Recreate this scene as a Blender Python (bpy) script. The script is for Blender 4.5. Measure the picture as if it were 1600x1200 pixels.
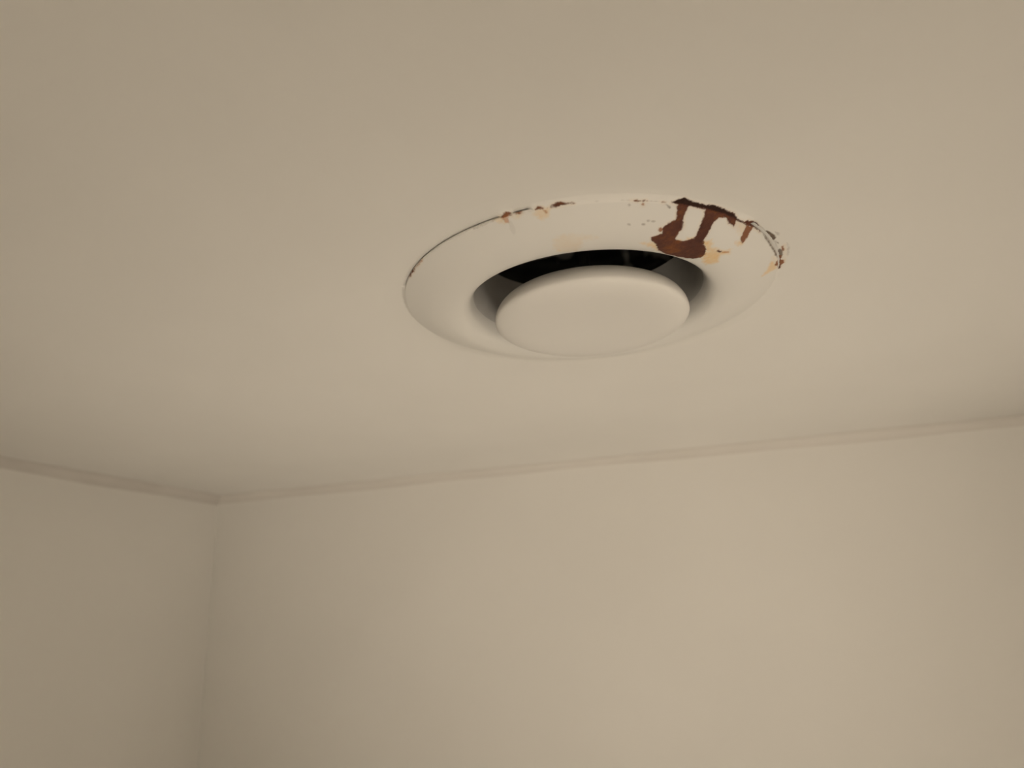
import bpy, bmesh, math, random
import numpy as np
from mathutils import Vector, Matrix

for o in list(bpy.data.objects):
    bpy.data.objects.remove(o, do_unlink=True)
scene = bpy.context.scene
COL = scene.collection
R = math.radians

# ------------------------------------------------------------------ camera
CEIL = 2.40                       # ceiling height
CAM = Vector((0.0, 0.0, CEIL - 0.16071))
PITCH, ROLL, YAW = R(17.1216), R(-2.4921), R(-17.2762)
fwd = Vector((math.sin(YAW) * math.cos(PITCH), math.cos(YAW) * math.cos(PITCH), math.sin(PITCH)))
rt0 = Vector((math.cos(YAW), -math.sin(YAW), 0))
up0 = rt0.cross(fwd)
rt = rt0 * math.cos(ROLL) + up0 * math.sin(ROLL)
up = -rt0 * math.sin(ROLL) + up0 * math.cos(ROLL)
cam_data = bpy.data.cameras.new('camera')
cam_data.sensor_width = 36.0
cam_data.lens = 1100.0 / 1600.0 * 36.0
cam_data.clip_start = 0.005
cam_data.dof.use_dof = True
cam_data.dof.focus_distance = 0.345
cam_data.dof.aperture_fstop = 7.0
cam = bpy.data.objects.new('camera', cam_data)
COL.objects.link(cam)
M = Matrix((rt, up, -fwd)).transposed().to_4x4()
M.translation = CAM
cam.matrix_world = M
scene.camera = cam

# ------------------------------------------------------------------ world, exposure
world = bpy.data.worlds.new('world')
scene.world = world
world.use_nodes = True
world.node_tree.nodes['Background'].inputs[0].default_value = (1.0, 0.8, 0.58, 1)
world.node_tree.nodes['Background'].inputs[1].default_value = 0.0
scene.view_settings.view_transform = 'Standard'
scene.view_settings.look = 'None'
scene.view_settings.gamma = 1.0
scene.view_settings.use_curve_mapping = False
scene.view_settings.exposure = 0.03
scene.cycles.diffuse_bounces = 3
scene.cycles.caustics_reflective = False
scene.cycles.caustics_refractive = False
# unseen lamps added for their light: one on a stand below the camera, its bowl tilted up towards the corner,
# and an added fill light in the ceiling behind the camera that fills the room by bounce
BEAM_POS = Vector((0.38, -0.28, CEIL - 0.16071 - 1.116))
BEAM_AIM = Vector((-0.175, 0.67, CEIL))
FILL_POS = Vector((0.66, -0.62, CEIL))
SPOT_POWER, FILL_POWER = 35.5, 130.0
ADDED_LIGHT_COLOR = (1.0, 0.885, 0.735)
def spot(name, power, size, blend, soft, loc, aim):
    d = bpy.data.lights.new(name, 'SPOT')
    d.energy, d.color = power, ADDED_LIGHT_COLOR
    d.spot_size, d.spot_blend, d.shadow_soft_size = size, blend, soft
    o = bpy.data.objects.new(name, d)
    COL.objects.link(o)
    o.location = loc
    o.rotation_euler = (aim - loc).to_track_quat('-Z', 'Y').to_euler()
    return o
spot('added_beam_light', SPOT_POWER, 2 * 0.375, 1.0, 0.15, BEAM_POS, BEAM_AIM)  # added narrow beam, brightens the middle of the view
spot('added_fill_light', FILL_POWER, R(130), 0.5, 0.04, FILL_POS - Vector((0, 0, 0.004)), FILL_POS - Vector((0, 0, 1)))  # added fill, reaches the view by bounce only

# room extents
X0, X1 = -0.70855, 1.15
Y0, Y1 = -0.95, 0.83679
VC = Vector((-0.06518, 0.35725, CEIL))           # valve axis on the ceiling

# ------------------------------------------------------------------ helpers
def link(o, parent=None):
    COL.objects.link(o)
    if parent is not None:
        o.parent = parent
    return o

def mesh_obj(name, verts, faces, mat, parent=None, smooth=True, loc=None):
    me = bpy.data.meshes.new(name)
    me.from_pydata([tuple(v) for v in verts], [], faces)
    me.update()
    if smooth:
        me.polygons.foreach_set('use_smooth', [True] * len(me.polygons))
    me.materials.append(mat)
    o = bpy.data.objects.new(name, me)
    if loc is not None:
        o.location = loc
    return link(o, parent)

def tag(o, label=None, cat=None, group=None, kind=None):
    if label: o['label'] = label
    if cat: o['category'] = cat
    if group: o['group'] = group
    if kind: o['kind'] = kind
    return o

def catmull(pts, n):
    P = np.array(pts, float)
    P = np.vstack([2 * P[0] - P[1], P, 2 * P[-1] - P[-2]])
    out = []
    for i in range(1, len(P) - 2):
        a, b, c, d = P[i - 1], P[i], P[i + 1], P[i + 2]
        for t in np.linspace(0, 1, n, endpoint=False):
            out.append(0.5 * ((2 * b) + (c - a) * t + (2 * a - 5 * b + 4 * c - d) * t * t
                              + (3 * b - a - 3 * c + d) * t ** 3))
    out.append(P[-2])
    return np.array(out)

def resample(P, step):
    P = np.asarray(P)
    s = np.r_[0, np.cumsum(np.linalg.norm(np.diff(P, axis=0), axis=1))]
    n = max(2, int(round(s[-1] / step)) + 1)
    t = np.linspace(0, s[-1], n)
    return np.stack([np.interp(t, s, P[:, 0]), np.interp(t, s, P[:, 1])], -1)

def revolve(profile, thetas, closed_profile=False, zscale=1.0):
    """profile in mm (r, z); returns verts in metres and quad faces, full turn"""
    prof = np.asarray(profile)
    n, m = len(thetas), len(prof)
    ct, st = np.cos(thetas), np.sin(thetas)
    V = np.empty((n, m, 3))
    V[:, :, 0] = ct[:, None] * prof[None, :, 0]
    V[:, :, 1] = st[:, None] * prof[None, :, 0]
    V[:, :, 2] = prof[None, :, 1]
    V = V.reshape(-1, 3) * 1e-3
    F = []
    mm = m if closed_profile else m - 1
    for i in range(n):
        a = i * m
        b = ((i + 1) % n) * m
        for j in range(mm):
            k = (j + 1) % m
            F.append((a + j, a + k, b + k, b + j))
    return V, F

# ------------------------------------------------------------------ materials
def new_mat(name):
    m = bpy.data.materials.new(name)
    m.use_nodes = True
    nt = m.node_tree
    b = nt.nodes['Principled BSDF']
    return m, nt, b

def node(nt, typ, **kw):
    n = nt.nodes.new(typ)
    for k, v in kw.items():
        setattr(n, k, v)
    return n

def noise(nt, scale, detail=3.0, rough=0.5, coord='Object'):
    tc = node(nt, 'ShaderNodeTexCoord')
    nz = node(nt, 'ShaderNodeTexNoise')
    nz.inputs['Scale'].default_value = scale
    nz.inputs['Detail'].default_value = detail
    nz.inputs['Roughness'].default_value = rough
    nt.links.new(tc.outputs[coord], nz.inputs['Vector'])
    return nz

def ramp(nt, src, stops):
    r = node(nt, 'ShaderNodeValToRGB')
    els = r.color_ramp.elements
    while len(els) < len(stops):
        els.new(0.5)
    for e, (p, c) in zip(els, stops):
        e.position = p
        e.color = (*c, 1)
    nt.links.new(src, r.inputs[0])
    return r

def paint_mat(name, c1, c2, scale, rough=0.6, spec=0.3):
    m, nt, b = new_mat(name)
    nz = noise(nt, scale, 1)
    rp = ramp(nt, nz.outputs['Fac'], [(0.3, c1), (0.7, c2)])
    nt.links.new(rp.outputs[0], b.inputs['Base Color'])
    b.inputs['Roughness'].default_value = rough
    b.inputs['Specular IOR Level'].default_value = spec
    return m

mat_ceiling = paint_mat('ceiling_paint', (0.770, 0.745, 0.700), (0.790, 0.765, 0.720), 9)
mat_wall = paint_mat('wall_paint', (0.770, 0.745, 0.700), (0.790, 0.765, 0.720), 6)
mat_sealant_left = paint_mat('left_sealant', (0.59, 0.555, 0.51), (0.63, 0.595, 0.55), 14)  # sealant toned darker than the walls, the left run darkest
mat_sealant_back = paint_mat('back_sealant', (0.65, 0.615, 0.565), (0.69, 0.655, 0.605), 14)
mat_disc = paint_mat('white_enamel', (0.725, 0.70, 0.66), (0.74, 0.715, 0.675), 20, 0.6, 0.25)
mat_floor = paint_mat('grey_floor_tile', (0.36, 0.35, 0.33), (0.42, 0.41, 0.39), 12, 0.4)

def stained_mat(name, base, rough):
    """paint with rust, tan stains and grey smears read from mesh attributes, broken up by noise"""
    m, nt, b = new_mat(name)
    L = nt.links.new
    def attr(n):
        a = node(nt, 'ShaderNodeAttribute')
        a.attribute_name = n
        return a.outputs['Fac']
    def math_(op, a, bb, clamp=False):
        n = node(nt, 'ShaderNodeMath', operation=op, use_clamp=clamp)
        for i, v in enumerate((a, bb)):
            if isinstance(v, (int, float)): n.inputs[i].default_value = v
            else: L(v, n.inputs[i])
        return n.outputs[0]
    def mix(fac, a, bb):
        n = node(nt, 'ShaderNodeMix', data_type='RGBA')
        L(fac, n.inputs['Factor'])
        for key, v in (('A', a), ('B', bb)):
            s = [i for i in n.inputs if i.name == key and i.type == 'RGBA'][0]
            if isinstance(v, tuple): s.default_value = (*v, 1)
            else: L(v, s)
        return [o for o in n.outputs if o.type == 'RGBA'][0]
    fine = noise(nt, 1500, 3, 0.6).outputs['Fac']
    mid = noise(nt, 420, 4, 0.6).outputs['Fac']
    big = noise(nt, 90, 3, 0.5).outputs['Fac']
    jit = math_('SUBTRACT', math_('ADD', math_('MULTIPLY', mid, 0.7), math_('MULTIPLY', fine, 0.3)), 0.5)
    def edge(n, k, amp):
        # outline position wanders with the noise, k sets how crisp it is
        v = math_('ADD', attr(n), math_('MULTIPLY', jit, amp))
        v = math_('SUBTRACT', v, 0.5)
        v = math_('ADD', math_('MULTIPLY', v, k), 0.5, True)
        return math_('MULTIPLY', v, math_('GREATER_THAN', attr(n), 0.01))
    rw = attr('rust_w')
    rust_m = math_('MULTIPLY', edge('rust', 4.0, 1.5), math_('MULTIPLY', rw, 1.35, True))
    black_m = math_('MULTIPLY', edge('black', 3.0, 1.0), attr('black_w'))
    orange_m = math_('MULTIPLY', math_('MULTIPLY', edge('orange', 1.6, 1.6), attr('orange_w')), math_('ADD', math_('MULTIPLY', big, 1.3), 0.25, True))
    dirt_m = math_('MULTIPLY', edge('dirt', 2.2, 1.2), attr('dirt_w'))
    tan = ramp(nt, mid, [(0.3, (0.78, 0.57, 0.30)), (0.7, (0.76, 0.47, 0.15))]).outputs[0]
    old_rust = ramp(nt, math_('ADD', math_('MULTIPLY', big, 0.65), math_('MULTIPLY', mid, 0.35)),
                [(0.38, (0.070, 0.024, 0.017)), (0.52, (0.105, 0.036, 0.022)), (0.68, (0.21, 0.072, 0.020))]).outputs[0]
    rust = mix(math_('MULTIPLY', math_('SUBTRACT', rw, 0.45), 1.8, True), (0.52, 0.24, 0.12), old_rust)
    halo = math_('MULTIPLY', edge('rust', 1.0, 0.8), math_('MULTIPLY', rw, 0.5))
    c = mix(halo, base, (0.70, 0.48, 0.28))
    c = mix(orange_m, c, tan)
    c = mix(dirt_m, c, (0.15, 0.11, 0.08))
    c = mix(rust_m, c, rust)
    c = mix(black_m, c, (0.030, 0.012, 0.008))
    L(c, b.inputs['Base Color'])
    rr = math_('ADD', math_('MULTIPLY', rust_m, 0.45), rough, True)
    L(rr, b.inputs['Roughness'])
    b.inputs['Specular IOR Level'].default_value = 0.35
    bp = node(nt, 'ShaderNodeBump')
    bp.inputs['Strength'].default_value = 0.6
    bp.inputs['Distance'].default_value = 0.0006
    h = math_('MULTIPLY', rust_m, math_('ADD', fine, mid))
    L(h, bp.inputs['Height'])
    L(bp.outputs[0], b.inputs['Normal'])
    return m

mat_ring = stained_mat('rusting_white_enamel', (0.74, 0.717, 0.675), 0.40)
mat_film = stained_mat('cracked_ceiling_paint', (0.78, 0.755, 0.71), 0.60)

m, nt, b = new_mat('dark_duct_plastic')
nz = noise(nt, 38, 2)
mp = node(nt, 'ShaderNodeMapping')
mp.inputs['Scale'].default_value = (-1, 1, 1)
nt.links.new(nz.inputs['Vector'].links[0].from_socket, mp.inputs['Vector'])
nt.links.new(mp.outputs[0], nz.inputs['Vector'])
rp = ramp(nt, nz.outputs['Fac'], [(0.50, (0.03, 0.029, 0.028)), (0.56, (0.42, 0.41, 0.40))])  # grey blotches put glints of foil into the duct colour
nt.links.new(rp.outputs[0], b.inputs['Base Color'])
b.inputs['Roughness'].default_value = 0.35
mat_duct = m
m, nt, b = new_mat('dull_zinc')
nz = noise(nt, 120, 4)
rp = ramp(nt, nz.outputs['Fac'], [(0.3, (0.05, 0.048, 0.045)), (0.7, (0.08, 0.076, 0.07))])
nt.links.new(rp.outputs[0], b.inputs['Base Color'])
b.inputs['Metallic'].default_value = 0.7
b.inputs['Roughness'].default_value = 0.45
mat_zinc = m
m, nt, b = new_mat('throat_shade_grey')
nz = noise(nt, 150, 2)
rp = ramp(nt, nz.outputs['Fac'], [(0.3, (0.53, 0.51, 0.48)), (0.7, (0.57, 0.55, 0.52))])  # grey stands in for the shade inside the throat
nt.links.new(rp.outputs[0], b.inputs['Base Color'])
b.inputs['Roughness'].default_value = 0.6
mat_throat_shade = m
m, nt, b = new_mat('added_lamp_glow')  # glow of the two added lamps
b.inputs['Base Color'].default_value = (0.9, 0.88, 0.82, 1)
b.inputs['Emission Color'].default_value = (*ADDED_LIGHT_COLOR, 1)
b.inputs['Emission Strength'].default_value = 3.0
mat_glow = m

# ------------------------------------------------------------------ stains: outlines in mm around the valve axis
STAINS = [
    ('rust', 1.0, [[54.49, -84.08], [60.49, -83.9], [61.78, -81.38], [68.4, -75.36], [71.83, -73.47], [76.15, -67.75], [79.61, -64.01], [81.29, -58.57], [83.83, -54.88], [85.66, -54.98], [89.31, -50.1], [91.5, -41.26], [90.02, -44.01], [87.55, -48.36], [84.88, -51.97], [82.84, -55.42], [80.38, -58.51], [79.5, -54.45], [76.83, -59.96], [76.77, -62.92], [73.19, -65.32], [70.97, -64.3], [69.14, -61.88], [67.8, -58.91], [65.98, -56.93], [65.15, -54.9], [66.22, -49.5], [65.67, -45.89], [63.23, -42.39], [58.86, -42.61], [53.59, -45.31], [48.01, -50.52], [45.11, -57.38], [44.89, -64.66], [43.11, -68.21], [43.62, -69.83], [48.62, -70.37], [49.31, -73.28], [51.37, -74.66], [55.08, -74.75], [56.52, -79.49], [56.91, -82.14], [54.4, -84.14]]),
    ('hole', 1.0, [[61.37, -78.6], [65.22, -75.71], [67.77, -72.8], [66.93, -69.66], [65.27, -66.5], [63.26, -62.57], [61.61, -59.69], [58.15, -60.27], [55.3, -61.37], [53.7, -63.97], [55.17, -67.3], [57.77, -68.76], [58.33, -73.32], [60.1, -76.92]]),
    ('black', 1.0, [[54.49, -84.08], [60.49, -83.9], [61.78, -81.38], [68.4, -75.36], [71.83, -73.47], [76.15, -67.75], [80.09, -62.19], [81.51, -58.27], [83.8, -54.92], [82.87, -55.7], [79.89, -60.47], [76.05, -65.24], [71.66, -70.03], [67.26, -74.27], [62.48, -78.33], [58.6, -81.17], [54.85, -83.85]]),
    ('black', 0.7, [[87.74, -50.74], [89.58, -49.08], [91.23, -42.09], [89.86, -44.33]]),
    ('rust', 0.8, [[85.17, -52.01], [87.86, -48.17], [86.34, -46.38], [85.13, -43.54], [82.92, -41.7], [81.67, -44.26], [82.78, -48.03], [84.14, -50.23]]),
    ('orange', 0.6, [[79.84, -44.87], [83.12, -42.6], [82.2, -40.69], [81.1, -41.41]]),
    ('rust', 1.0, [[73.09, -42.39], [72.83, -41.89], [72.22, -41.89], [71.49, -42.38], [70.92, -43.16], [70.73, -43.95], [70.99, -44.43], [71.6, -44.44], [72.33, -43.97], [72.9, -43.18]]),
    ('rust', 0.45, [[76.75, -39.22], [76.37, -39.04], [75.4, -39.41], [74.23, -40.2], [73.29, -41.14], [72.95, -41.86], [73.34, -42.09], [74.3, -41.75], [75.47, -40.96], [76.41, -39.95]]),
    ('rust', 0.7, [[48.97, -72.41], [48.69, -71.63], [48.21, -71.31], [47.72, -71.56], [47.4, -72.29], [47.38, -73.21], [47.66, -73.96], [48.13, -74.29], [48.62, -74.04], [48.94, -73.32]]),
    ('orange', 0.8, [[64.48, -55.3], [68.48, -54.04], [69.19, -48.63], [72.22, -43.69], [76.81, -40.41], [76.69, -37.72], [72.03, -40.19], [70.3, -33.8], [64.98, -33.72], [63.69, -40.83], [66.31, -46.99]]),
    ('orange', 0.7, [[62.65, -49.75], [67.94, -46.46], [68.63, -39.65], [65.64, -35.81], [64.04, -41.98]]),
    ('orange', 0.8, [[39.03, -67.22], [44.25, -66.0], [45.46, -62.79], [45.14, -57.67], [42.2, -62.69]]),
    ('orange', 0.9, [[44.89, -64.66], [47.81, -64.37], [50.84, -52.06], [45.85, -56.69]]),
    ('orange', 0.7, [[54.07, -62.46], [56.06, -60.95], [55.16, -60.1], [53.67, -61.35]]),
    ('orange', 0.6, [[61.31, -59.41], [60.96, -58.97], [60.16, -59.03], [59.21, -59.56], [58.47, -60.35], [58.24, -61.11], [58.59, -61.54], [59.4, -61.49], [60.34, -60.97], [61.08, -60.18]]),
    ('orange', 0.3, [[79.19, -58.64], [84.88, -51.97], [82.44, -46.63], [80.56, -53.82]]),
    ('rust', 0.95, [[38.59, -92.47], [40.76, -91.53], [45.25, -89.4], [44.9, -89.41], [40.11, -91.35]]),
    ('rust', 0.7, [[50.41, -86.59], [52.56, -85.31], [52.16, -85.07], [50.99, -85.85]]),
    ('rust', 0.6, [[43.71, -88.1], [43.54, -87.82], [43.22, -87.75], [42.87, -87.91], [42.61, -88.23], [42.56, -88.6], [42.73, -88.87], [43.06, -88.95], [43.41, -88.79], [43.66, -88.47]]),
    ('dirt', 0.6, [[45.21, -89.41], [50.41, -86.59], [50.37, -86.61], [45.16, -89.37]]),
    ('dirt', 0.4, [[35.03, -93.87], [38.6, -92.46], [38.55, -92.48], [35.0, -93.89]]),
    ('dirt', 0.8, [[51.94, -85.28], [54.0, -81.9], [53.54, -81.64], [52.08, -84.68]]),
    ('dirt', 0.5, [[44.4, -79.43], [44.22, -79.19], [43.84, -79.17], [43.42, -79.37], [43.11, -79.7], [43.03, -80.06], [43.21, -80.29], [43.58, -80.31], [44.0, -80.12], [44.31, -79.78]]),
    ('dirt', 0.5, [[46.67, -78.21], [46.48, -77.99], [46.06, -78.0], [45.57, -78.23], [45.21, -78.59], [45.11, -78.96], [45.31, -79.19], [45.73, -79.18], [46.21, -78.95], [46.57, -78.58]]),
    ('dirt', 0.5, [[42.3, -78.58], [42.12, -78.34], [41.74, -78.31], [41.32, -78.52], [41.01, -78.85], [40.93, -79.2], [41.11, -79.43], [41.48, -79.46], [41.91, -79.26], [42.22, -78.93]]),
    ('dirt', 0.5, [[36.29, -81.35], [36.11, -81.12], [35.73, -81.09], [35.31, -81.27], [35.0, -81.58], [34.92, -81.93], [35.11, -82.16], [35.49, -82.2], [35.91, -82.02], [36.22, -81.69]]),
    ('dirt', 0.5, [[38.12, -90.48], [37.97, -90.26], [37.71, -90.2], [37.41, -90.32], [37.2, -90.58], [37.16, -90.87], [37.3, -91.08], [37.57, -91.14], [37.87, -91.02], [38.08, -90.77]]),
    ('rust', 0.85, [[-11.98, -99.5], [-12.26, -99.45], [-13.31, -99.31], [-14.73, -99.11], [-16.0, -98.91], [-16.54, -99.05], [-15.86, -100.36], [-14.57, -101.24], [-13.17, -101.38], [-12.18, -100.71]]),
    ('rust', 0.45, [[-16.55, -98.82], [-13.09, -99.34], [-14.41, -96.28], [-15.65, -97.5]]),
    ('rust', 0.75, [[-7.13, -99.94], [-7.44, -99.92], [-8.21, -99.86], [-9.15, -99.78], [-9.91, -99.71], [-10.12, -99.9], [-9.65, -100.46], [-8.85, -100.6], [-8.03, -100.26], [-7.4, -99.92]]),
    ('orange', 0.3, [[-7.82, -99.58], [-7.89, -99.05], [-8.64, -98.23], [-9.73, -97.62], [-10.76, -97.45], [-11.31, -97.8], [-11.17, -98.53], [-10.45, -99.22], [-9.4, -99.68], [-8.39, -99.82]]),
    ('orange', 0.45, [[-20.17, -98.14], [-15.58, -98.98], [-15.82, -97.02], [-19.01, -97.46]]),
    ('rust', 0.9, [[2.67, -100.16], [2.28, -100.17], [1.3, -100.16], [0.13, -100.2], [-0.81, -100.19], [-1.07, -100.48], [-0.46, -101.28], [0.57, -101.51], [1.64, -101.08], [2.35, -100.17]]),
    ('orange', 0.45, [[-0.65, -100.2], [4.85, -100.07], [3.67, -96.3], [0.05, -95.1], [-1.82, -98.05]]),
    ('rust', 0.5, [[1.68, -100.18], [3.51, -98.1], [2.87, -98.25]]),
    ('rust', 0.95, [[4.21, -100.11], [7.49, -101.27], [8.97, -101.72], [15.06, -99.06], [15.67, -98.96], [11.51, -99.53], [8.23, -99.29], [6.17, -100.01]]),
    ('orange', 0.24, [[2.53, -84.31], [6.73, -85.79], [13.25, -83.72], [21.47, -79.82], [21.26, -78.85], [14.49, -79.15], [9.83, -68.83], [4.12, -71.88], [1.03, -77.04]]),
    ('orange', 0.6, [[4.42, -74.7], [3.91, -73.86], [3.07, -73.6], [2.21, -74.04], [1.67, -75.0], [1.65, -76.07], [2.1, -76.67], [2.92, -76.84], [3.8, -76.52], [4.39, -75.82]]),
    ('dirt', 0.25, [[25.63, -96.86], [25.47, -96.91], [25.08, -97.01], [24.61, -97.13], [24.25, -97.22], [24.12, -97.25], [24.29, -97.21], [24.68, -97.11], [25.15, -96.99], [25.51, -96.9]]),
    ('dirt', 0.5, [[36.21, -80.84], [35.97, -80.8], [35.63, -81.02], [35.32, -81.44], [35.15, -81.88], [35.2, -82.18], [35.44, -82.23], [35.78, -82.0], [36.09, -81.59], [36.26, -81.15]]),
    ('dirt', 0.09, [[-12.31, -94.29], [-12.56, -92.19], [-13.19, -90.76], [-13.95, -90.59], [-14.54, -91.76], [-14.73, -93.77], [-14.47, -95.86], [-13.85, -97.23], [-13.1, -97.38], [-12.51, -96.27]]),
    ('dirt', 0.5, [[-30.99, -95.28], [-20.16, -98.14], [-19.93, -98.19], [-31.11, -95.03]]),
    ('dirt', 0.35, [[-7.2, -99.93], [-1.07, -100.19], [-1.11, -100.19], [-7.23, -99.93]]),
    ('rust', 0.9, [[-79.56, -61.54], [-75.54, -66.31], [-72.15, -69.53], [-73.1, -68.1], [-77.72, -62.89]]),
    ('rust', 0.5, [[-72.15, -69.52], [-64.77, -76.45], [-64.22, -76.89], [-71.45, -69.91]]),
    ('dirt', 1.0, [[92.26, -39.1], [92.84, -37.69], [93.99, -34.72], [95.48, -30.39], [96.79, -25.21], [99.25, -15.95], [101.47, -10.17], [100.78, -7.98], [98.53, -14.55], [97.63, -19.29], [96.23, -24.81], [94.65, -30.88], [93.14, -36.0]]),
    ('dirt', 1.0, [[93.55, -39.26], [94.25, -39.77], [97.72, -33.76], [98.66, -30.62], [97.9, -27.86], [96.14, -29.98], [95.82, -33.45], [93.83, -36.99]]),
    ('dirt', 0.6, [[98.39, -27.65], [100.25, -23.18], [100.01, -22.82], [98.29, -27.13]]),
    ('dirt', 0.3, [[97.63, -37.05], [99.58, -35.18], [100.17, -32.21], [98.97, -32.15]]),
    ('dirt', 0.25, [[103.93, -22.81], [105.43, -16.96], [105.33, -8.56], [104.61, -7.63]]),
    ('dirt', 0.9, [[99.53, -15.24], [100.69, -17.74], [101.77, -15.51], [102.47, -10.37], [101.61, -6.38], [100.85, -6.07], [99.92, -10.81]]),
    ('rust', 0.75, [[101.27, -18.68], [101.96, -20.16], [103.03, -14.98], [102.6, -13.36]]),
    ('rust', 0.75, [[100.74, -9.24], [101.98, -9.96], [101.55, -4.51], [103.01, -3.27], [103.41, 0.1], [102.16, 1.53], [101.94, 6.06], [101.02, 6.0], [99.72, -1.85], [98.49, -5.05], [99.24, -8.12], [100.64, -4.9]]),
    ('black', 0.9, [[100.07, -0.42], [101.39, 1.86], [101.94, 6.06], [101.02, 6.0]]),
    ('orange', 0.75, [[96.97, -11.67], [99.36, -3.86], [99.83, 0.99], [96.16, 0.73], [92.23, -0.05], [94.64, -5.2]]),
    ('orange', 0.25, [[102.26, -21.77], [103.92, -17.59], [104.21, -5.3], [103.38, -0.56], [102.5, -9.74]]),
    ('orange', 0.3, [[96.88, -16.12], [99.99, -8.93], [100.38, -5.0], [97.64, -6.18]]),
]

def signed_dist(P, poly):
    """signed distance (mm, inside positive) of points P (n,2) to a polygon"""
    A = np.array(poly, float)
    B = np.roll(A, -1, 0)
    best = np.full(len(P), 1e9)
    inside = np.zeros(len(P), bool)
    for a, b2 in zip(A, B):
        d = b2 - a
        t = np.clip(((P - a) @ d) / max(d @ d, 1e-12), 0, 1)
        best = np.minimum(best, np.hypot(*(P - (a + t[:, None] * d)).T))
        cond = (a[1] > P[:, 1]) != (b2[1] > P[:, 1])
        with np.errstate(divide='ignore', invalid='ignore'):
            xs = (b2[0] - a[0]) * (P[:, 1] - a[1]) / (b2[1] - a[1]) + a[0]
        inside ^= cond & (P[:, 0] < xs)
    return np.where(inside, best, -best)

FALL = {'rust': 2.4, 'black': 2.0, 'orange': 4.0, 'dirt': 1.6, 'hole': 2.4}
def stain_attributes(me, rmin):
    n = len(me.vertices)
    co = np.empty(n * 3)
    me.vertices.foreach_get('co', co)
    co = co.reshape(-1, 3) * 1e3
    sel = (np.hypot(co[:, 0], co[:, 1]) > rmin) & (co[:, 1] < 15) & (co[:, 2] < -0.0)
    P = co[sel][:, :2]
    val = {k: np.zeros(len(P)) for k in ('rust', 'black', 'orange', 'dirt')}
    wt = {k: np.zeros(len(P)) for k in val}
    for kind, w, poly in STAINS:
        A = np.array(poly)
        pad = 5
        near = np.where((P[:, 0] > A[:, 0].min() - pad) & (P[:, 0] < A[:, 0].max() + pad)
                        & (P[:, 1] > A[:, 1].min() - pad) & (P[:, 1] < A[:, 1].max() + pad))[0]
        if not len(near):
            continue
        v = np.clip(0.5 + signed_dist(P[near], poly) / FALL[kind], 0, 1)
        if kind == 'hole':
            val['rust'][near] = np.minimum(val['rust'][near], 1 - v)
            continue
        old = val[kind][near]
        hit = v > old
        val[kind][near] = np.maximum(old, v)
        wt[kind][near] = np.where(hit, w, wt[kind][near])
    for k in val:
        for nm, arr in ((k, val[k]), (k + '_w', wt[k])):
            full = np.zeros(n)
            full[sel] = arr
            at = me.attributes.new(nm, 'FLOAT', 'POINT')
            at.data.foreach_set('value', full)

# ------------------------------------------------------------------ the room
def ceiling_mesh(hole_r):
    angs = sorted(set([2 * math.pi * k / 160 for k in range(160)] +
                      [math.atan2(y - VC.y, x - VC.x) % (2 * math.pi) for x in (X0 - .1, X1 + .1) for y in (Y0 - .1, Y1 + .1)]))
    inner, outer = [], []
    for a in angs:
        c, s = math.cos(a), math.sin(a)
        inner.append((VC.x + hole_r * c, VC.y + hole_r * s))
        ts = []
        if c > 1e-9: ts.append((X1 + .1 - VC.x) / c)
        if c < -1e-9: ts.append((X0 - .1 - VC.x) / c)
        if s > 1e-9: ts.append((Y1 + .1 - VC.y) / s)
        if s < -1e-9: ts.append((Y0 - .1 - VC.y) / s)
        t = min(ts)
        outer.append((VC.x + t * c, VC.y + t * s))
    n = len(angs)
    V = [(x, y, CEIL) for x, y in inner] + [(x, y, CEIL) for x, y in outer] \
        + [(x, y, CEIL + 0.012) for x, y in inner] + [(x, y, CEIL + 0.012) for x, y in outer]
    F = []
    for i in range(n):
        j = (i + 1) % n
        F.append((i, j, n + j, n + i))
        F.append((2 * n + j, 2 * n + i, 3 * n + i, 3 * n + j))
        F.append((j, i, 2 * n + i, 2 * n + j))
        F.append((n + i, n + j, 3 * n + j, 3 * n + i))
    return V, F
V, F = ceiling_mesh(0.085)
tag(mesh_obj('ceiling', V, F, mat_ceiling, smooth=False), 'flat cream painted ceiling around the round vent', kind='structure')

def box(name, a, b2, mat, parent=None):
    (x0, y0, z0), (x1, y1, z1) = a, b2
    V = [(x, y, z) for z in (z0, z1) for y in (y0, y1) for x in (x0, x1)]
    F = [(0, 2, 3, 1), (4, 5, 7, 6), (0, 1, 5, 4), (2, 6, 7, 3), (0, 4, 6, 2), (1, 3, 7, 5)]
    return mesh_obj(name, V, F, mat, parent, smooth=False)
T = 0.1
tag(box('wall_left', (X0 - T, Y0 - T, 0), (X0, Y1 + T, CEIL), mat_wall), 'plain cream wall on the left of the corner', kind='structure')
tag(box('wall_back', (X0, Y1, 0), (X1, Y1 + T, CEIL), mat_wall), 'plain cream wall below and behind the vent', kind='structure')
tag(box('wall_right', (X1, Y0 - T, 0), (X1 + T, Y1 + T, CEIL), mat_wall), 'plain cream wall out of view to the right', kind='structure')
tag(box('wall_front', (X0, Y0 - T, 0), (X1, Y0, CEIL), mat_wall), 'plain cream wall out of view behind the camera', kind='structure')
tag(box('floor', (X0 - T, Y0 - T, -0.1), (X1 + T, Y1 + T, 0), mat_floor), 'grey floor out of view below', kind='structure')

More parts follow.
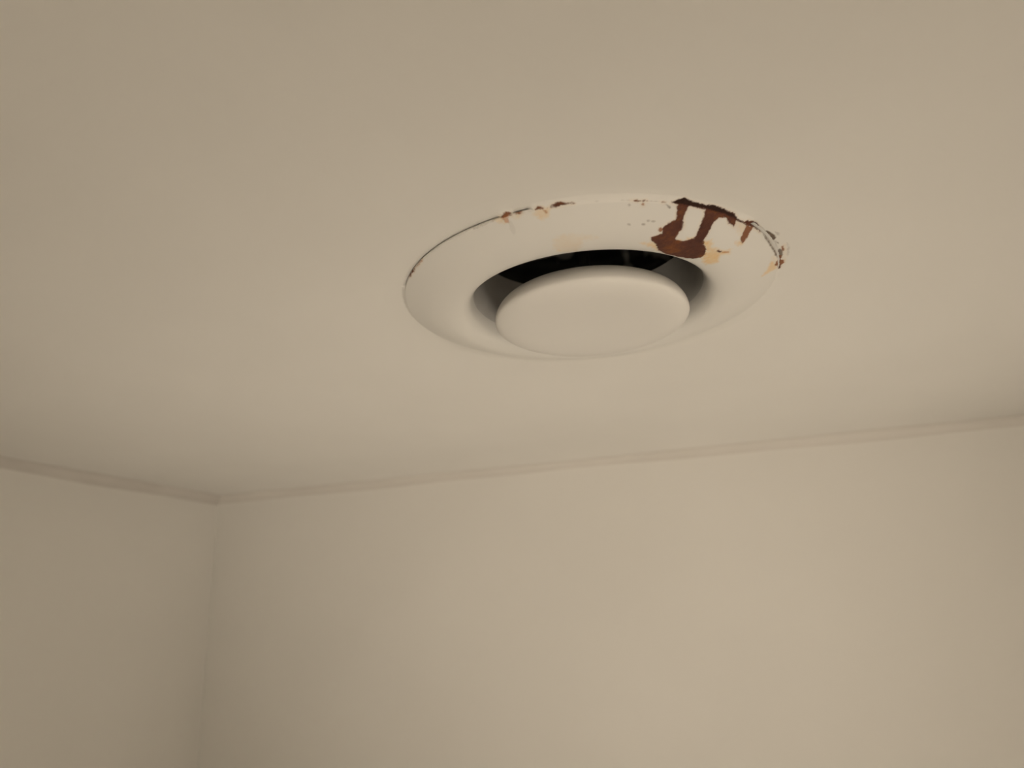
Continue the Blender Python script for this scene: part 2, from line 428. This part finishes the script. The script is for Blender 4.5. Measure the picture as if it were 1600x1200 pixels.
def bead(name, p0, p1, n0, n1, size, mat, label):
    """concave bead of sealant along an inner corner, running p0 -> p1; n0, n1 point into the room along the two faces"""
    p0, p1, n0, n1 = map(Vector, (p0, p1, n0, n1))
    d = (p1 - p0)
    nseg = max(8, int(d.length / 0.03))
    rnd = random.Random(name)
    V, F = [], []
    K = 7
    ph = [rnd.uniform(0, 6.28) for _ in range(3)]
    for i in range(nseg + 1):
        t = i / nseg
        s = size * (1 + 0.10 * math.sin(9 * t * d.length + ph[0]) + 0.06 * math.sin(31 * t * d.length + ph[1]))
        base = p0 + d * t
        for k in range(K):
            a = (math.pi / 2) * k / (K - 1)
            # quarter circle centred out in the room: concave fillet
            V.append(base + n0 * (s * (1 - math.sin(a))) + n1 * (s * (1 - math.cos(a))))
    m_ = K
    for i in range(nseg):
        for k in range(K - 1):
            F.append((i * m_ + k, i * m_ + k + 1, (i + 1) * m_ + k + 1, (i + 1) * m_ + k))
    o = mesh_obj(name, V, F, mat)
    bm = bmesh.new(); bm.from_mesh(o.data); bmesh.ops.recalc_face_normals(bm, faces=bm.faces); bm.to_mesh(o.data); bm.free()
    return tag(o, label, kind='structure')
bead('trim_1', (X0, Y0, CEIL), (X0, Y1 + 0.02, CEIL), (1, 0, 0), (0, 0, -1), 0.011, mat_sealant_left, 'darker sealant line between ceiling and left wall')
bead('trim_2', (X0 - 0.02, Y1, CEIL), (X1, Y1, CEIL), (0, -1, 0), (0, 0, -1), 0.010, mat_sealant_back, 'darker sealant line between ceiling and back wall')

# ------------------------------------------------------------------ the air valve
valve = link(bpy.data.objects.new('exhaust_air_valve', None))
valve.location = VC
valve.empty_display_size = 0.05
tag(valve, 'round white metal ceiling exhaust vent with rusty rim and hanging disc', 'air vent')

fine = np.radians(np.arange(-176, 6, 0.25))
coarse = np.radians(np.arange(6, 184, 2.0))
TH = np.r_[fine, coarse]

front = [(100.2, -0.75), (100.2, -1.6), (99.4, -2.3), (97, -3.4), (92, -5.6), (86, -7.9), (80, -9.3), (76, -9.6), (72, -9.2),
         (68.3, -7.9), (65.6, -5.4), (63.95, -2.2), (63.15, 0.2), (63.12, 0.3)]
fr = catmull(front, 10)
fr = np.vstack([resample(fr[:91], 0.36), fr[92::2]])
back = [(63.5, 0.4), (64.1, 0.3), (66, -3.4), (68.5, -5.8), (72, -7.6), (76, -8.2), (80, -7.9), (86, -6.5), (92, -4.2), (97, -2.0), (99.2, -0.75)]
prof = np.vstack([fr, back])
V, F = revolve(prof, TH, closed_profile=True)
ring = mesh_obj('flange_ring', V, F, mat_ring, valve)
stain_attributes(ring.data, 64)
ring['label'] = 'white bell-mouthed ring with dark rust patches along its near rim'

# upper throat wall, its grey carries the shade of the recess
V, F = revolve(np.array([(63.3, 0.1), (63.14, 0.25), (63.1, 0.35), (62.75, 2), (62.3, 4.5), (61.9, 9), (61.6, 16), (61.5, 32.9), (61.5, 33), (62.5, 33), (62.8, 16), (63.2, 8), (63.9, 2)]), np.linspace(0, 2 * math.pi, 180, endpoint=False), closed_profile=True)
sleeve = mesh_obj('shaded_throat', V, F, mat_throat_shade, valve)
sleeve['label'] = 'vent throat wall with its shade put into a grey colour'

# paint film and filler between rim and ceiling, cracked open along part of the near left edge
thf = np.radians(np.r_[np.arange(-176, 8, 0.25), np.arange(8, 184, 2.0)])
def bridge(deg):
    # 1 where filler closes the gap, 0 where the gap is open
    v = 1.0
    for a, b2 in ((-150, -100), (-97, -92), (-30, 3)):
        v = min(v, 1 - max(0, min(1, min(deg - a, b2 - deg) / 2.0 + 0.5)))
    return v
rnd = random.Random(4)
rad = [99.3, 99.7, 100.1, 100.5, 100.9, 101.3, 101.7, 102.1, 102.5, 103, 103.5, 104, 104.6, 105.2, 105.8, 106.5, 107.3, 108.2, 109.2, 110.5, 112]
def film_z(r, bfac, deg):
    closed = np.interp(r, [99.3, 100.2, 101.5, 103.5, 107, 112], [-2.35, -1.9, -1.3, -0.6, -0.2, -0.02])
    slim = np.interp(r, [99.3, 100.2, 100.9, 101.6, 107, 112], [-2.35, -1.7, -0.7, -0.2, -0.1, -0.02])
    k = max(0.0, min(1.0, (deg + 112) / 10)) * max(0.0, min(1.0, (-20 - deg) / 12))
    far = max(0.0, min(1.0, (deg - 20) / 25)) * max(0.0, min(1.0, (172 - deg) / 25))
    broad = np.interp(r, [99.3, 100.2, 103, 106, 109, 112], [-2.35, -1.75, -1.2, -0.65, -0.25, -0.02])
    closed = k * closed + (1 - k) * ((1 - far) * slim + far * broad)
    open_ = np.interp(r, [99.3, 101.0, 101.4, 102.5, 108, 112], [0.3, 0.3, -0.25, -0.25, -0.15, -0.02])
    return bfac * closed + (1 - bfac) * open_
V, F = [], []
for t in thf:
    deg = math.degrees(t)
    bf = bridge(deg)
    w = 0.12 * math.sin(deg * 1.7) + 0.08 * math.sin(deg * 4.3 + 1)
    for r in rad:
        rr = r + (w if r > 100.6 else 0)
        V.append((rr * math.cos(t) * 1e-3, rr * math.sin(t) * 1e-3, film_z(r, bf, deg) * 1e-3))
m_ = len(rad)
for i in range(len(thf)):
    a, b2 = i * m_, ((i + 1) % len(thf)) * m_
    for j in range(m_ - 1):
        F.append((a + j, b2 + j, b2 + j + 1, a + j + 1))
film = mesh_obj('paint_film', V, F, mat_film, valve)
stain_attributes(film.data, 98)
film['label'] = 'cracked paint edge between the rusty rim and ceiling'

# hanging disc
a = np.linspace(0, math.pi / 2, 13)
RD, ZM, TU, TD, TR = 52.7, -15.0, 9.7, 5.4, 9.5
TB = 19.0
low = [(0.0001, ZM - TD - 0.3), (16, ZM - TD - 0.28), (28, ZM - TD - 0.2)] + [(RD - TB + TB * math.sin(x), ZM - TD * math.cos(x)) for x in a]
upp = [(RD - TR + TR * math.cos(x), ZM + TU * math.sin(x)) for x in a[1:]] + [(40, ZM + TU), (39, ZM + TU - 2), (30, ZM + TU - 3), (0.0001, ZM + TU - 3)]
V, F = revolve(np.array(low + upp), np.linspace(0, 2 * math.pi, 144, endpoint=False))
disc = mesh_obj('disc', V, F, mat_disc, valve)
disc.location = (0.0014, 0.0002, 0)
disc.rotation_euler = (-0.02, 0.005, 0)
disc['label'] = 'plain white round disc hanging below the ring'

# threaded spindle with nut, and the bracket that carries it inside the throat
def cyl_profile(name, pr, mat, parent, seg=24):
    V, F = revolve(np.array(pr), np.linspace(0, 2 * math.pi, seg, endpoint=False))
    return mesh_obj(name, V, F, mat, parent)
pr = [(0.001, -8.5)]
z = -8.5
while z < 40:
    pr += [(3.0, z), (2.6, z + 0.5)]
    z += 1.0
pr += [(0.001, 40)]
sp = cyl_profile('spindle', pr, mat_zinc, valve)
nut = cyl_profile('nut', [(3, 36.0), (6, 36.0), (6.6, 36.6), (6.6, 39.4), (6, 40), (3, 40)], mat_zinc, sp, 6)
bar = box('bracket', (-0.0618, -0.006, 0.0315), (0.0618, 0.006, 0.033), mat_zinc, valve)
bar.rotation_euler.z = R(-5)

# ------------------------------------------------------------------ duct above the valve: crinkled dark flexible hose
duct_th = np.linspace(0, 2 * math.pi, 180, endpoint=False)
V, F = [], []
zs = np.r_[np.linspace(14, 120, 80), np.linspace(124, 240, 20)]
rnd = random.Random(9)
waves = [(rnd.choice([3, 5, 7, 9, 11, 13]), rnd.uniform(.03, .16), rnd.uniform(0, 6.28), rnd.uniform(.3, 1.0)) for _ in range(9)]
for z in zs:
    for t in duct_th:
        w = sum(am * math.sin(k * t + fz * z + ph) for k, fz, ph, am in waves)
        crease = abs((w * 0.45) % 2 - 1) * 2.2
        V.append(((66.0 + crease + 0.6 * math.sin(z * 0.55)) * math.cos(t) * 1e-3, (66.0 + crease + 0.6 * math.sin(z * 0.55)) * math.sin(t) * 1e-3, z * 1e-3))
n = len(duct_th)
for i in range(len(zs) - 1):
    for j in range(n):
        k = (j + 1) % n
        F.append((i * n + j, (i + 1) * n + j, (i + 1) * n + k, i * n + k))
F.append(tuple((len(zs) - 1) * n + j for j in range(n)))
duct = mesh_obj('ventilation_duct', V, F, mat_duct, loc=VC)
tag(duct, 'crinkled black duct seen through the gap above the vent disc', 'duct')

# ------------------------------------------------------------------ added uplighter out of view, made up to carry the beam
lamp = link(bpy.data.objects.new('added_lamp', None))
lamp.location = (BEAM_POS.x, BEAM_POS.y, 0)
tag(lamp, 'added unseen lamp with an upturned bowl below the camera', 'lamp')
lz = BEAM_POS.z * 1e3
cyl_profile('base', [(0.001, 0), (130, 0), (134, 6), (130, 14), (40, 22), (14, 40), (0.001, 40)], mat_zinc, lamp, 48)
cyl_profile('pole', [(0.001, 20), (11, 20), (11, lz - 150), (0.001, lz - 150)], mat_zinc, lamp, 20)
tilt = (BEAM_AIM - BEAM_POS).to_track_quat('Z', 'Y').to_euler()
sh = cyl_profile('added_lamp_bowl', [(20, -150), (80, -130), (130, -90), (155, -40), (157, -40), (132, -92), (82, -132), (20, -153)], mat_disc, lamp, 48)
sh.location = (0, 0, BEAM_POS.z)
sh.rotation_euler = tilt
bu = cyl_profile('added_bulb', [(0.001, -140), (14, -138), (16, -125), (30, -110), (34, -95), (30, -78), (18, -66), (0.001, -62)], mat_glow, lamp, 32)
bu.location = (0, 0, BEAM_POS.z)
bu.rotation_euler = tilt

down = link(bpy.data.objects.new('added_fill_lamp', None))  # downlight body added out of view to go with the fill
down.location = FILL_POS
tag(down, 'added unseen fill light in the ceiling behind the camera', 'added light')
cyl_profile('added_trim_ring', [(46, -0.5), (60, -0.5), (59, -3), (52, -4), (46, -2)], mat_disc, down, 48)
cyl_profile('lens', [(0.001, -1.5), (46, -1.5), (46, -0.8), (0.001, -0.8)], mat_glow, down, 48)
